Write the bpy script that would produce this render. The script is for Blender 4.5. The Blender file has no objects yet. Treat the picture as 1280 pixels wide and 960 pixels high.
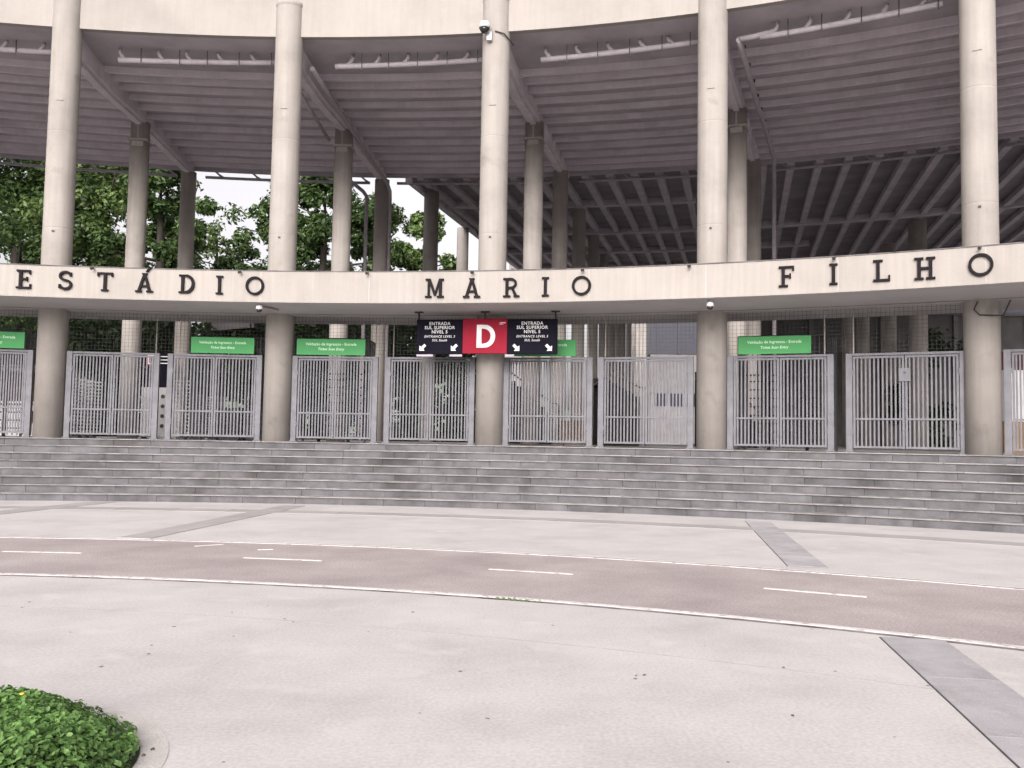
import bpy, math, random
import numpy as np
from mathutils import Vector
random.seed(7); rng = np.random.default_rng(7)
PI = math.pi
sc = bpy.context.scene
C = sc.collection

# ------------------------------------------------------------------ camera, sky, sun, exposure
EYE = 1.65
cam = bpy.data.objects.new('camera', bpy.data.cameras.new('camera')); C.objects.link(cam)
cam.data.sensor_width = 36.0; cam.data.lens = 1122.09 / 1280 * 36.0
cam.data.clip_start = 0.05; cam.data.clip_end = 4000
cam.location = (0, 0, EYE)
from mathutils import Matrix
cam.rotation_euler = (Matrix.Rotation(PI/2 + 0.06145, 3, 'X') @ Matrix.Rotation(0.01711, 3, 'Z')).to_euler()
sc.camera = cam

SUN_EL, SUN_AZ = math.radians(25), math.radians(190)      # sun behind the camera, a little to its left
w = bpy.data.worlds.new('World'); sc.world = w; w.use_nodes = True
nt = w.node_tree; bg = nt.nodes['Background']
sky = nt.nodes.new('ShaderNodeTexSky'); sky.sky_type = 'NISHITA'; sky.sun_disc = False
sky.sun_elevation = SUN_EL; sky.sun_rotation = SUN_AZ; sky.air_density = 1.0; sky.dust_density = 6.0; sky.ozone_density = 1.0
hs = nt.nodes.new('ShaderNodeHueSaturation'); hs.inputs['Saturation'].default_value = 0.12   # overcast: the blue is veiled by cloud
nt.links.new(sky.outputs['Color'], hs.inputs['Color'])
tn = nt.nodes.new('ShaderNodeMix'); tn.data_type = 'RGBA'; tn.blend_type = 'MULTIPLY'; tn.inputs['Factor'].default_value = 1
tn.inputs['B'].default_value = (1.0, 0.955, 0.965, 1)
nt.links.new(hs.outputs['Color'], tn.inputs['A']); nt.links.new(tn.outputs['Result'], bg.inputs['Color'])
bg.inputs['Strength'].default_value = 0.15
sl = bpy.data.lights.new('sun', 'SUN'); sl.energy = 0.95; sl.angle = math.radians(40); sl.color = (1.0, 0.95, 0.9)
so = bpy.data.objects.new('sun', sl); C.objects.link(so)
sd = Vector((math.sin(SUN_AZ)*math.cos(SUN_EL), math.cos(SUN_AZ)*math.cos(SUN_EL), math.sin(SUN_EL)))
so.rotation_euler = sd.to_track_quat('Z', 'Y').to_euler(); so.location = (0, -20, 40)
sc.view_settings.view_transform = 'Standard'; sc.view_settings.look = 'None'
sc.view_settings.exposure = 0.95; sc.view_settings.gamma = 1.0; sc.view_settings.use_curve_mapping = False
sc.cycles.max_bounces = 8; sc.cycles.diffuse_bounces = 6

# ------------------------------------------------------------------ helpers
CX, CY, R0 = -6.68451, -11.9915, 36.85967      # the entrance front is an arc that opens towards the viewer
COL_A = [-0.327, -0.16128, 0.00522, 0.16593, 0.32577, 0.49304, 0.658]
R_B, Z_BT, Z_BB, R_FA, Z_FA = 34.46958, 5.804, 4.995, 36.73, 12.904
R_ST, R_SB, Z_PL = 36.21058, 33.9105, 1.4785
def P(a, dr, z=0.0, arc=True):
    t = a - 0.17
    if t > .6: t = .6
    r = R0 + dr - 3.106*t**3 + 2.531*t**4
    return Vector((CX + r*math.sin(a), CY + r*math.cos(a), z))
def U(a): return Vector((math.sin(a), math.cos(a), 0))       # outwards (away from the viewer)
def T(a): return Vector((math.cos(a), -math.sin(a), 0))      # to the viewer's right
Z = Vector((0, 0, 1))
def pol(x, y):
    dx, dy = x-CX, y-CY; a = math.atan2(dx, dy); t = min(a-.17, .6)
    return a, math.hypot(dx, dy) - (R0 - 3.106*t**3 + 2.531*t**4)
def soffit(dr): return max(12.92, 12.75 + 0.09*dr)
def lin(a, b, n): return [a + (b-a)*i/(n-1) for i in range(n)]

class MB:
    def __init__(s): s.v = []; s.f = []
    def quad(s, a, b, c, d):
        n = len(s.v); s.v += [a, b, c, d]; s.f.append((n, n+1, n+2, n+3))
    def obox(s, c, x, y, z, hx, hy, hz):
        c = Vector(c); n = len(s.v)
        for i in (-1, 1):
            for j in (-1, 1):
                for k in (-1, 1): s.v.append(c + x*(hx*i) + y*(hy*j) + z*(hz*k))
        for q in ((0,1,3,2),(4,6,7,5),(0,4,5,1),(2,3,7,6),(0,2,6,4),(1,5,7,3)): s.f.append(tuple(n+i for i in q))
        return s
    def box(s, x0, x1, y0, y1, z0, z1):
        return s.obox(((x0+x1)/2, (y0+y1)/2, (z0+z1)/2), Vector((1,0,0)), Vector((0,1,0)), Z, (x1-x0)/2, (y1-y0)/2, (z1-z0)/2)
    def bar(s, p, q, wx, wz, up=Z):
        p, q = Vector(p), Vector(q); d = q-p; L = d.length; d.normalize()
        side = d.cross(up)
        if side.length < 1e-4: side = d.cross(Vector((0, 1, 0)))
        side.normalize(); u = side.cross(d)
        return s.obox((p+q)/2, side, d, u, wx/2, L/2, wz/2)
    def rings(s, rings, closed=True, caps=True):
        m = len(rings[0]); n = len(s.v)
        for r in rings: s.v += [Vector(p) for p in r]
        for i in range(len(rings)-1):
            for j in range(m if closed else m-1):
                k = (j+1) % m
                s.f.append((n+i*m+j, n+i*m+k, n+(i+1)*m+k, n+(i+1)*m+j))
        if caps:
            s.f.append(tuple(n+j for j in range(m))[::-1]); s.f.append(tuple(n+(len(rings)-1)*m+j for j in range(m)))
        return s
    def lathe(s, c, prof, n=32):
        c = Vector(c)
        return s.rings([[c + Vector((r*math.cos(2*PI*j/n), r*math.sin(2*PI*j/n), z)) for j in range(n)] for r, z in prof])
    def tube(s, pts, r, n=8):
        pts = [Vector(p) for p in pts]; rs = r if isinstance(r, (list, tuple)) else [r]*len(pts); out = []
        for i, p in enumerate(pts):
            d = (pts[min(i+1, len(pts)-1)] - pts[max(i-1, 0)]).normalized()
            x = d.cross(Z)
            if x.length < .05: x = d.cross(Vector((0.2, 1, 0)))
            x.normalize(); y = x.cross(d)
            out.append([p + x*(rs[i]*math.cos(2*PI*j/n)) + y*(rs[i]*math.sin(2*PI*j/n)) for j in range(n)])
        return s.rings(out)
    def arc(s, a0, a1, d0, d1, z0, z1, n=24, zf=None):          # block that follows the arc; zf lifts it with depth
        f = zf or (lambda d: 0.0); R = []
        for a in lin(a0, a1, n+1):
            R.append([P(a, d0, z0+f(d0)), P(a, d1, z0+f(d1)), P(a, d1, z1+f(d1)), P(a, d0, z1+f(d0))])
        return s.rings(R)
    def prism(s, poly, o, x, y, n, d0, d1):                      # 2-D polygon extruded along n
        m = len(poly); o = Vector(o)
        return s.rings([[o + x*p[0] + y*p[1] + n*d for p in poly] for d in (d0, d1)])
    def build(s, name, m, parent=None, smooth=False, bevel=0, kind=None):
        me = bpy.data.meshes.new(name); off = Vector(parent_loc(parent))
        me.from_pydata([tuple(Vector(v)-off) for v in s.v], [], s.f)
        if m: me.materials.append(m)
        bm_fix(me)
        if smooth:
            me.polygons.foreach_set('use_smooth', [len(p.vertices) < 5 for p in me.polygons])
        o = bpy.data.objects.new(name, me); C.objects.link(o)
        if parent: o.parent = parent
        if bevel:
            b = o.modifiers.new('bevel', 'BEVEL'); b.width = bevel; b.segments = 1; b.limit_method = 'ANGLE'; b.angle_limit = 0.7
        if kind: o['kind'] = kind
        return o
import bmesh
def bm_fix(me):
    b = bmesh.new(); b.from_mesh(me); bmesh.ops.recalc_face_normals(b, faces=b.faces); b.to_mesh(me); b.free()
def parent_loc(p):
    l = Vector((0, 0, 0))
    while p is not None: l = l + p.location; p = p.parent
    return l
def tag(o, label=None, cat=None, group=None, kind=None):
    if label: o['label'] = label
    if cat: o['category'] = cat
    if group: o['group'] = group
    if kind: o['kind'] = kind
    return o
def thing(name, loc, label, cat, group=None):
    o = bpy.data.objects.new(name, None); o.empty_display_size = .2; C.objects.link(o); o.location = loc
    return tag(o, label, cat, group)
def text_mesh(name, body, size, m, o, x, y, n, parent, align='CENTER', depth=.004, shear=0, spacing=1.0, bold=0):
    cu = bpy.data.curves.new('tmp', 'FONT'); cu.body = body; cu.size = size; cu.align_x = align; cu.extrude = depth/2; cu.shear = shear
    cu.space_character = spacing; cu.offset = bold; cu.resolution_u = 3
    ob = bpy.data.objects.new('tmp', cu); C.objects.link(ob)
    bpy.context.view_layer.update()
    me = bpy.data.meshes.new_from_object(ob.evaluated_get(bpy.context.evaluated_depsgraph_get()))
    bpy.data.objects.remove(ob); me.name = name
    off = Vector(parent_loc(parent)); o = Vector(o)
    for v in me.vertices: v.co = o + x*v.co.x + y*v.co.y + n*v.co.z - off
    me.materials.clear(); me.materials.append(m)
    t = bpy.data.objects.new(name, me); C.objects.link(t); t.parent = parent
    return t

# ------------------------------------------------------------------ materials
def srgb(r, g, b):
    return tuple(((c/255/12.92) if c/255 <= .04045 else ((c/255+.055)/1.055)**2.4) for c in (r, g, b)) + (1,)
def material(name, cols, scale=3, rough=.85, detail=8, fine=0, fine_scale=60, bump=0, bump_scale=30, stretch=(1,1,1), metal=0,
             per_object=0, streak=0, spots=None, island=0, spec=.3, lo=.32, hi=.68):
    m = bpy.data.materials.new(name); m.use_nodes = True; t = m.node_tree; N = t.nodes; L = t.links
    b = N['Principled BSDF']; b.inputs['Roughness'].default_value = rough; b.inputs['Metallic'].default_value = metal
    b.inputs['Specular IOR Level'].default_value = spec
    tc = N.new('ShaderNodeTexCoord'); mp = N.new('ShaderNodeMapping'); mp.inputs['Scale'].default_value = stretch
    L.new(tc.outputs['Object'], mp.inputs['Vector'])
    vec = mp.outputs['Vector']
    oi = N.new('ShaderNodeObjectInfo')
    if per_object:
        ad = N.new('ShaderNodeVectorMath'); ad.operation = 'ADD'
        sc_ = N.new('ShaderNodeMath'); sc_.operation = 'MULTIPLY'; sc_.inputs[1].default_value = 57.0
        L.new(oi.outputs['Random'], sc_.inputs[0]); L.new(vec, ad.inputs[0]); L.new(sc_.outputs[0], ad.inputs[1]); vec = ad.outputs[0]
    nz = N.new('ShaderNodeTexNoise'); nz.inputs['Scale'].default_value = scale; nz.inputs['Detail'].default_value = detail; nz.inputs['Roughness'].default_value = .62
    L.new(vec, nz.inputs['Vector'])
    rp = N.new('ShaderNodeValToRGB'); L.new(nz.outputs['Fac'], rp.inputs['Fac'])
    el = rp.color_ramp.elements
    while len(el) < len(cols): el.new(.5)
    for i, c in enumerate(cols):
        el[i].position = lo + (hi-lo)*i/max(1, len(cols)-1); el[i].color = c if len(c) == 4 else (*c, 1)
    out = rp.outputs['Color']
    def mult(fac_socket, amount, mid=.5):
        nonlocal out
        mr = N.new('ShaderNodeMapRange'); mr.inputs['From Min'].default_value = 0; mr.inputs['From Max'].default_value = 1
        mr.inputs['To Min'].default_value = 1-amount; mr.inputs['To Max'].default_value = 1+amount
        L.new(fac_socket, mr.inputs['Value'])
        mx = N.new('ShaderNodeVectorMath'); mx.operation = 'SCALE'
        L.new(out, mx.inputs[0]); L.new(mr.outputs[0], mx.inputs['Scale']); out = mx.outputs[0]
    if fine:
        n2 = N.new('ShaderNodeTexNoise'); n2.inputs['Scale'].default_value = fine_scale; n2.inputs['Detail'].default_value = 3
        L.new(vec, n2.inputs['Vector']); mult(n2.outputs['Fac'], fine)
    if streak:
        m3 = N.new('ShaderNodeMapping'); m3.inputs['Scale'].default_value = (6, 6, .35); L.new(tc.outputs['Object'], m3.inputs['Vector'])
        n3 = N.new('ShaderNodeTexNoise'); n3.inputs['Scale'].default_value = 1.6; n3.inputs['Detail'].default_value = 6
        L.new(m3.outputs['Vector'], n3.inputs['Vector']); mult(n3.outputs['Fac'], streak)
    if per_object: mult(oi.outputs['Random'], per_object)
    if island:
        ge = N.new('ShaderNodeNewGeometry'); mult(ge.outputs['Random Per Island'], island)
    if spots:
        vo = N.new('ShaderNodeTexNoise'); vo.inputs['Scale'].default_value = spots[0]; vo.inputs['Detail'].default_value = 5
        L.new(tc.outputs['Object'], vo.inputs['Vector'])
        r2 = N.new('ShaderNodeMapRange'); r2.inputs['From Min'].default_value = spots[1]; r2.inputs['From Max'].default_value = spots[2]
        L.new(vo.outputs['Fac'], r2.inputs['Value'])
        mx = N.new('ShaderNodeMix'); mx.data_type = 'RGBA'; L.new(r2.outputs[0], mx.inputs['Factor']); L.new(out, mx.inputs['A'])
        mx.inputs['B'].default_value = spots[3]; out = mx.outputs['Result']
    L.new(out, b.inputs['Base Color'])
    if bump:
        bn = N.new('ShaderNodeTexNoise'); bn.inputs['Scale'].default_value = bump_scale; bn.inputs['Detail'].default_value = 6
        L.new(vec, bn.inputs['Vector'])
        bp = N.new('ShaderNodeBump'); bp.inputs['Strength'].default_value = bump; bp.inputs['Distance'].default_value = .02
        L.new(bn.outputs['Fac'], bp.inputs['Height']); L.new(bp.outputs['Normal'], b.inputs['Normal'])
    return m
def g(v, t=(1, 1, 1)): return (v*t[0], v*t[1], v*t[2], 1)
CREAM = (1.0, .922, .845); PINK = (1, .955, .943); VIOL = (1, .91, .985)
M = {}
M['concrete'] = material('cream_painted_concrete', [g(.25, CREAM), g(.285, CREAM), g(.30, CREAM)], scale=.7, fine=.06, fine_scale=35, streak=.08, bump=.12, bump_scale=25)
M['band'] = material('cream_band_render', [g(.255, CREAM), g(.285, CREAM), g(.30, CREAM)], scale=.6, fine=.05, fine_scale=30, streak=.14, bump=.1, bump_scale=20)
M['column'] = material('cream_column_concrete', [g(.235, CREAM), g(.275, CREAM), g(.30, CREAM)], scale=.8, fine=.09, fine_scale=40, streak=.16, bump=.15, bump_scale=30, spots=(1.7, .62, .8, g(.19, CREAM)))
M['inner_column'] = material('grey_inner_column', [g(.29, CREAM), g(.36, CREAM), g(.40, CREAM)], scale=.8, fine=.06, streak=.2, bump=.12)
M['soffit'] = material('violet_grey_soffit', [g(.32, VIOL), g(.40, VIOL), g(.47, VIOL)], scale=.55, fine=.1, fine_scale=25, bump=.2, bump_scale=14)  # kept darker than the ribs: shade between them put into the colour
M['rib'] = material('violet_grey_rib', [g(.50, VIOL), g(.58, VIOL), g(.64, VIOL)], scale=.9, fine=.1, fine_scale=30, streak=.1, bump=.15)  # soffit tone made lighter: light on the rib edges put into the colour
M['ramp_soffit'] = material('grey_ramp_soffit', [g(.17, VIOL), g(.22, VIOL), g(.27, VIOL)], scale=.5, fine=.1, bump=.2)  # dark gaps between the ramp ribs: their shade is in this colour
M['ramp_rib'] = material('grey_ramp_rib', [g(.34, VIOL), g(.41, VIOL), g(.46, VIOL)], scale=.9, fine=.1, bump=.15)  # lighter than the ramp soffit: light on the ribs put into the colour
M['coping'] = material('weathered_coping', [g(.05, PINK), g(.11, PINK), g(.16, PINK)], scale=3, fine=.2)
M['under'] = material('grey_slab_underside', [g(.40, PINK), g(.44, PINK), g(.47, PINK)], scale=.8, fine=.06, bump=.1)
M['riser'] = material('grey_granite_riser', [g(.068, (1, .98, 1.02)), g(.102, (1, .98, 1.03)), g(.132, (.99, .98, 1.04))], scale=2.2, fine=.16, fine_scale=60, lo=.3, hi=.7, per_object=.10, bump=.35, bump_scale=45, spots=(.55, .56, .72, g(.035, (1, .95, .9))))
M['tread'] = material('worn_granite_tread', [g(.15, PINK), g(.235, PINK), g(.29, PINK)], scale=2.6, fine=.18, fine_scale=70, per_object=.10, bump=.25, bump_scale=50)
M['joint'] = material('dark_joint', [g(.05), g(.08)], scale=5)
M['plaza'] = material('pale_plaza_concrete', [g(.385, PINK), g(.445, PINK), g(.49, PINK)], scale=.8, detail=14, fine=.26, fine_scale=38, bump=.10, bump_scale=80, lo=.3, hi=.66, spots=(1.9, .60, .72, g(.50, PINK)))
M['paver'] = material('grey_paving', [g(.27, (1, .965, 1.0)), g(.34, (1, .965, 1.0)), g(.39, (1, .965, 1.0))], scale=2.2, fine=.35, fine_scale=90, per_object=.06, bump=.3, bump_scale=90, spots=(9, .62, .7, g(.40, PINK)))
M['band_paver'] = material('worn_grey_paving', [g(.29, PINK), g(.325, PINK), g(.36, PINK)], scale=1.2, fine=.15, fine_scale=70, per_object=.05, bump=.2, bump_scale=70)
M['lane'] = material('faded_red_asphalt', [g(.275, (1, .88, .865)), g(.33, (1, .885, .87)), g(.385, (1, .895, .88))], scale=.7, detail=12, fine=.55, fine_scale=42, bump=.12, bump_scale=130)
M['paint'] = material('worn_white_paint', [g(.46, PINK), g(.58, PINK), g(.64, PINK)], scale=6, fine=.1, fine_scale=50, spots=(11, .54, .66, g(.33, (1, .89, .87))))
M['gutter'] = material('dirty_gutter_concrete', [g(.05, PINK), g(.14, PINK), g(.24, PINK)], scale=2.5, fine=.3, fine_scale=30, lo=.35, hi=.6)
M['ground'] = material('dark_base', [g(.07), g(.11)], scale=2, bump=.2)
M['platform'] = material('grey_platform_paving', [g(.34, PINK), g(.42, PINK)], scale=.8, fine=.1, bump=.15)
M['gate'] = material('grey_gate_paint', [g(.105, (1, 1, 1.09)), g(.13, (1, 1, 1.1)), g(.15, (1, 1, 1.09))], scale=4, rough=.6, fine=.08, streak=.08, bump=.05)
M['cage'] = material('shaded_gate_paint', [g(.05, (1, 1, 1.09)), g(.075, (1, 1, 1.09))], scale=4, rough=.6)  # gate paint darkened: shade behind the gates put into the colour
M['black_steel'] = material('black_painted_steel', [g(.010), g(.016)], scale=6, rough=.8, spec=.1)
M['wire'] = material('dull_wire', [g(.05), g(.08)], scale=6)
M['dark_metal'] = material('dark_painted_steel', [g(.025), g(.045)], scale=8, rough=.5)
M['letter'] = material('dark_bronze_letter', [g(.006, (1.1, .85, 1)), g(.012, (1.15, .85, 1))], scale=9, rough=.65, fine=.2, bump=.1, spec=.1)
M['navy'] = material('navy_sign', [g(.007, (1, .93, 1.6)), g(.009, (1, .93, 1.6))], scale=3, rough=.8, spec=.04)
M['red'] = material('red_sign', [(.19, .011, .024, 1), (.215, .013, .027, 1)], scale=3, rough=.7, spec=.08)
M['green'] = material('green_sign', [(.062, .225, .085, 1), (.07, .25, .095, 1)], scale=2, rough=.7, spec=.08)
M['print'] = material('white_print', [g(.5), g(.56)], scale=6, rough=.5)
M['print_green'] = material('pale_green_print', [(.5, .68, .5, 1), (.55, .72, .55, 1)], scale=6, rough=.5)
M['pipe'] = material('grey_drain_pipe', [g(.27, VIOL), g(.34, VIOL)], scale=3, rough=.7, fine=.08, streak=.1)
M['white'] = material('white_casing', [g(.45), g(.52)], scale=5, rough=.45)
M['lens'] = material('dark_lens_glass', [g(.01), g(.015)], scale=5, rough=.12, spec=.6)
M['wood'] = material('brown_board', [(.16, .10, .06, 1), (.24, .16, .10, 1)], scale=5, stretch=(6, 6, .6), fine=.15, bump=.2)
M['maroon'] = material('maroon_panel', [(.035, .01, .01, 1), (.05, .015, .014, 1)], scale=3)
M['glass_dark'] = material('dark_blue_cladding', [(.016, .017, .028, 1), (.026, .027, .042, 1)], scale=2, rough=.3)
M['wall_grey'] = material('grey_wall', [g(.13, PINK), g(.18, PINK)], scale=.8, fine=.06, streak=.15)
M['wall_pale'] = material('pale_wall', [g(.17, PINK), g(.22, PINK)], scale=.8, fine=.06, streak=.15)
M['shade_wall'] = material('backdrop_wall_dark', [g(.09, PINK), g(.13, PINK)], scale=.6, fine=.1, streak=.2)  # dark tone for the backdrop added behind the right-hand columns
M['steel'] = material('brushed_steel', [g(.12), g(.16)], scale=6, rough=.4, metal=.3)
M['bark'] = material('grey_brown_bark', [(.022, .018, .015, 1), (.045, .038, .032, 1)], scale=6, stretch=(1, 1, .3), bump=.8, bump_scale=12)
M['soil'] = material('dark_soil', [(.02, .022, .012, 1), (.035, .035, .02, 1)], scale=8, bump=.5)
M['kerb'] = material('pale_kerb_concrete', [g(.41, (1, .95, .91)), g(.50, (1, .95, .91))], scale=4, fine=.15, fine_scale=60, bump=.4, bump_scale=60)
M['hill'] = material('hazy_hill_woodland', [(.10, .135, .10, 1), (.17, .20, .16, 1)], scale=.08, fine=.3, fine_scale=.6)  # woodland green paled: distance haze put into the colour
M['dry_leaf'] = material('brown_dry_leaf', [(.085, .06, .045, 1), (.15, .11, .085, 1)], scale=20, per_object=.3)
def leaf_material(name, c0, c1, var):
    m = bpy.data.materials.new(name); m.use_nodes = True; t = m.node_tree; N = t.nodes; L = t.links
    b = N['Principled BSDF']; b.inputs['Roughness'].default_value = .5; b.inputs['Specular IOR Level'].default_value = .35
    ge = N.new('ShaderNodeNewGeometry'); rp = N.new('ShaderNodeValToRGB'); L.new(ge.outputs['Random Per Island'], rp.inputs['Fac'])
    rp.color_ramp.elements[0].color = (*c0, 1); rp.color_ramp.elements[1].color = (*c1, 1)
    tc = N.new('ShaderNodeTexCoord'); nz = N.new('ShaderNodeTexNoise'); nz.inputs['Scale'].default_value = var; L.new(tc.outputs['Object'], nz.inputs['Vector'])
    mr = N.new('ShaderNodeMapRange'); mr.inputs['From Min'].default_value = .3; mr.inputs['From Max'].default_value = .7; mr.inputs['To Min'].default_value = .6; mr.inputs['To Max'].default_value = 1.35
    L.new(nz.outputs['Fac'], mr.inputs['Value'])
    mx = N.new('ShaderNodeVectorMath'); mx.operation = 'SCALE'; L.new(rp.outputs['Color'], mx.inputs[0]); L.new(mr.outputs[0], mx.inputs['Scale'])
    L.new(mx.outputs[0], b.inputs['Base Color'])
    tr = N.new('ShaderNodeBsdfTranslucent'); L.new(mx.outputs[0], tr.inputs['Color'])
    ms = N.new('ShaderNodeMixShader'); ms.inputs[0].default_value = .3
    L.new(b.outputs[0], ms.inputs[1]); L.new(tr.outputs[0], ms.inputs[2]); L.new(ms.outputs[0], N['Material Output'].inputs['Surface'])
    return m
M['leaf'] = leaf_material('tree_leaf', (.032, .062, .02), (.095, .155, .045), .45)
M['leaf_pale'] = leaf_material('tree_leaf_pale', (.05, .09, .025), (.14, .20, .06), .45)
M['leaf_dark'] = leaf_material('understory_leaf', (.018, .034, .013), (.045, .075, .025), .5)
M['cover'] = leaf_material('ground_cover_leaf', (.085, .18, .045), (.18, .31, .095), 4.0)
M['flower'] = material('yellow_flower', [(.7, .5, .03, 1), (.75, .55, .05, 1)], scale=3)

# ------------------------------------------------------------------ setting: ground, plaza, cycle lane
mb = MB(); mb.box(-900, 900, -300, 2500, -.6, -.06); mb.build('ground', M['ground'], kind='structure')
def disc_sector(d0, d1, z, n=60, a0=-1.25, a1=1.35):
    m = MB()
    for i in range(n):
        b0, b1 = a0+(a1-a0)*i/n, a0+(a1-a0)*(i+1)/n
        m.quad(P(b0, d0, z), P(b1, d0, z), P(b1, d1, z), P(b0, d1, z))
    return m
def plaza_part(d0, d1, label=None):
    m = MB(); m.arc(-1.25, 1.35, d0, d1, -.05, 0.0, 70); return m
LANE0, LANE1, JOINT = -14.42, -10.80, -16.2
mb = MB()
mb.arc(-1.25, 1.35, LANE1+.085, -2.35, -.05, 0, 80)
mb.arc(-1.25, 1.35, JOINT+.006, LANE0-.10, -.05, 0, 80)
mb.arc(-1.25, 1.35, -28.5, JOINT-.006, -.05, 0, 80)
mb.build('plaza', M['plaza'], kind='structure')
MB().arc(-1.25, 1.35, JOINT-.009, JOINT+.009, -.05, .001, 80).build('expansion_joint', M['paver'], kind='structure')
mb = MB(); mb.box(-60, 60, -60, P(.17, -28.6).y-.2, -.05, 0)
mb.build('pavement', M['plaza'], kind='structure')
gut = MB(); gut.arc(-1.25, 1.35, LANE0-.098, LANE0-.006, -.055, -.003, 80).arc(-1.25, 1.35, LANE1+.006, LANE1+.083, -.055, -.003, 80); gut.build('gutter', M['gutter'], kind='structure')
lane = MB().arc(-1.25, 1.35, LANE0, LANE1, -.05, -.002, 80).build('cycle_lane', M['lane'], kind='structure')
MB().arc(-1.25, 1.35, LANE0+.012, LANE0+.105, -.0015, .003, 80).build('lane_edge_line', M['paint'], kind='structure')
MB().arc(-1.25, 1.35, LANE1-.085, LANE1-.015, -.0015, .003, 80).build('lane_edge_line', M['paint'], kind='structure')
for k in range(-4, 8):
    a = .1285 + .1385*k
    MB().arc(a, a+.045, -12.51, -12.44, -.0015, .0035, 4).build('lane_dash', M['paint'], kind='structure')
for x0, y0, x1, y1 in ((-4.62, 13.33, -4.3, 13.62), (-3.62, 13.05, -3.42, 13.12)):
    MB().bar((x0, y0, .001), (x1, y1, .001), .05, .006).build('paint_mark', M['paint'], kind='structure')
# grey paving bands laid in the plaza: each slab is a piece
bandp = MB().arc(-.9, 1.0, -5.62, -4.92, -.02, .003, 60)  .build('paving_band', M['band_paver'], kind='structure')
for k in range(-24, 27):
    a = .17 + k*.0375
    MB().arc(a+.0003, a+.0372, -5.61, -4.93, .0, .006, 2).build('paving_slab', M['band_paver'], bandp)
def strip(name, x0, y0, x1, y1, wd, mat, step=1.15, skip=None):
    d = Vector((x1-x0, y1-y0, 0)); L = d.length; d.normalize(); s = Vector((-d.y, d.x, 0))
    base = MB().obox(Vector((x0, y0, 0)) + d*(L/2) + s*(wd/2), s, d, Z, wd/2, L/2, .0045).build(name, M['joint'] if mat is M['paver'] else mat, kind='structure')
    n = int(L/step)
    for i in range(n):
        c = Vector((x0, y0, .004)) + d*((i+.5)*L/n) + s*(wd/2+.002)
        a, dr = pol(c.x, c.y)
        if skip and skip[0]-.55 < dr < skip[1]+.55: continue
        MB().obox(c, s, d, Z, wd/2-.006, L/n/2-.003, .0045).build('paving_slab', mat, base)
    return base
strip('paving_strip', 4.98, 19.15, 3.76, 12.25, .53, M['paver'])
strip('paving_strip', 3.20, 7.85, 1.80, 0.0, .53, M['paver'])
strip('paving_strip', -5.35, 21.3, -6.15, 14.2, .55, M['band_paver'])
strip('paving_strip', -9.9, 21.5, -11.3, 14.5, .6, M['band_paver'])
# platform behind the steps
MB().arc(-1.3, 1.4, -.50, 320, -.3, Z_PL-.03, 60).build('platform', M['platform'], kind='structure')

# steps: eight risers, each stone and each tread slab a piece
def stepcorr(a): return .12708*(a-.17)*3 - .14115*(a-.17)**2*10
A0, A1 = -.40, .80
core = MB()
def step_dr(k, a): return (R_ST-R0) - k*(R_ST-R_SB)/7 + stepcorr(a)*k/7
H = Z_PL/8
for k in range(8):
    rr = []
    for a in lin(A0, A1, 61):
        d = step_dr(k, a)+.06
        rr.append([P(a, d, -.04), P(a, d+.5, -.04), P(a, d+.5, Z_PL-k*H-.05), P(a, d, Z_PL-k*H-.05)])
    core.rings(rr)
steps = core.build('entrance_steps', M['joint'], kind='structure')
def step_block(k, a0, a1, d0, d1, z0, z1, jit=0.0):
    m = MB(); R = []
    for a in (a0, a1):
        b = step_dr(k, a)
        R.append([P(a, b+d0+jit, z0), P(a, b+d1, z0), P(a, b+d1, z1), P(a, b+d0+jit, z1)])
    return m.rings(R)
for k in range(8):
    top = Z_PL-k*H
    a = A0 + random.random()*.02
    while a < A1:
        L = random.choice((.8, .95, 1.05, 1.2, 1.35, 1.5))/35.5; b = min(a+L, A1)
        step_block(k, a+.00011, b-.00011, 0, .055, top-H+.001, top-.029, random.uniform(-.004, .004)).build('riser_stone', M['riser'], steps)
        a = b
    a = A0 + random.random()*.03
    while a < A1:
        L = random.choice((1.2, 1.5, 1.7, 1.9))/35.5; b = min(a+L, A1)
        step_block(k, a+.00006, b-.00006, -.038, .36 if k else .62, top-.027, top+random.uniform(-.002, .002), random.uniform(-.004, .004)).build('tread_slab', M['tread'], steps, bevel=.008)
        a = b

# ------------------------------------------------------------------ the stadium building
st = thing('stadium_building', P(COL_A[3], 0, 0), 'curved concrete stadium entrance with tall round columns and a lettered band', 'building')
BAYS = list(zip(COL_A[:-1], COL_A[1:]))
LABELS = {}
# front columns
for i, a in enumerate(COL_A):
    p = P(a, 0); m = MB(); r = .385
    prof = [(r, Z_PL-.02), (r, 7.17), (r, 7.2), (r-.003, 7.205), (r-.003, 7.215), (r, 7.22), (r, 7.25), (r, 9.87), (r, 9.9), (r-.003, 9.905), (r-.003, 9.915), (r, 9.92), (r, 9.95), (r, 13.72), (r, 13.75), (r+.018, 13.77), (r+.018, 13.86), (r-.03, 13.885)]
    c = m.lathe(p, prof, 40).build('column', M['column'], st, smooth=True)
    MB().obox(P(a, -.395, 7.1), T(a), U(a), Z, .03, .02, .02).build('anchor', M['dark_metal'], c)
    MB().obox(P(a, -.392, 10.75), T(a), U(a), Z, .09, .012, .012).build('anchor_strip', M['concrete'], c)
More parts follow.
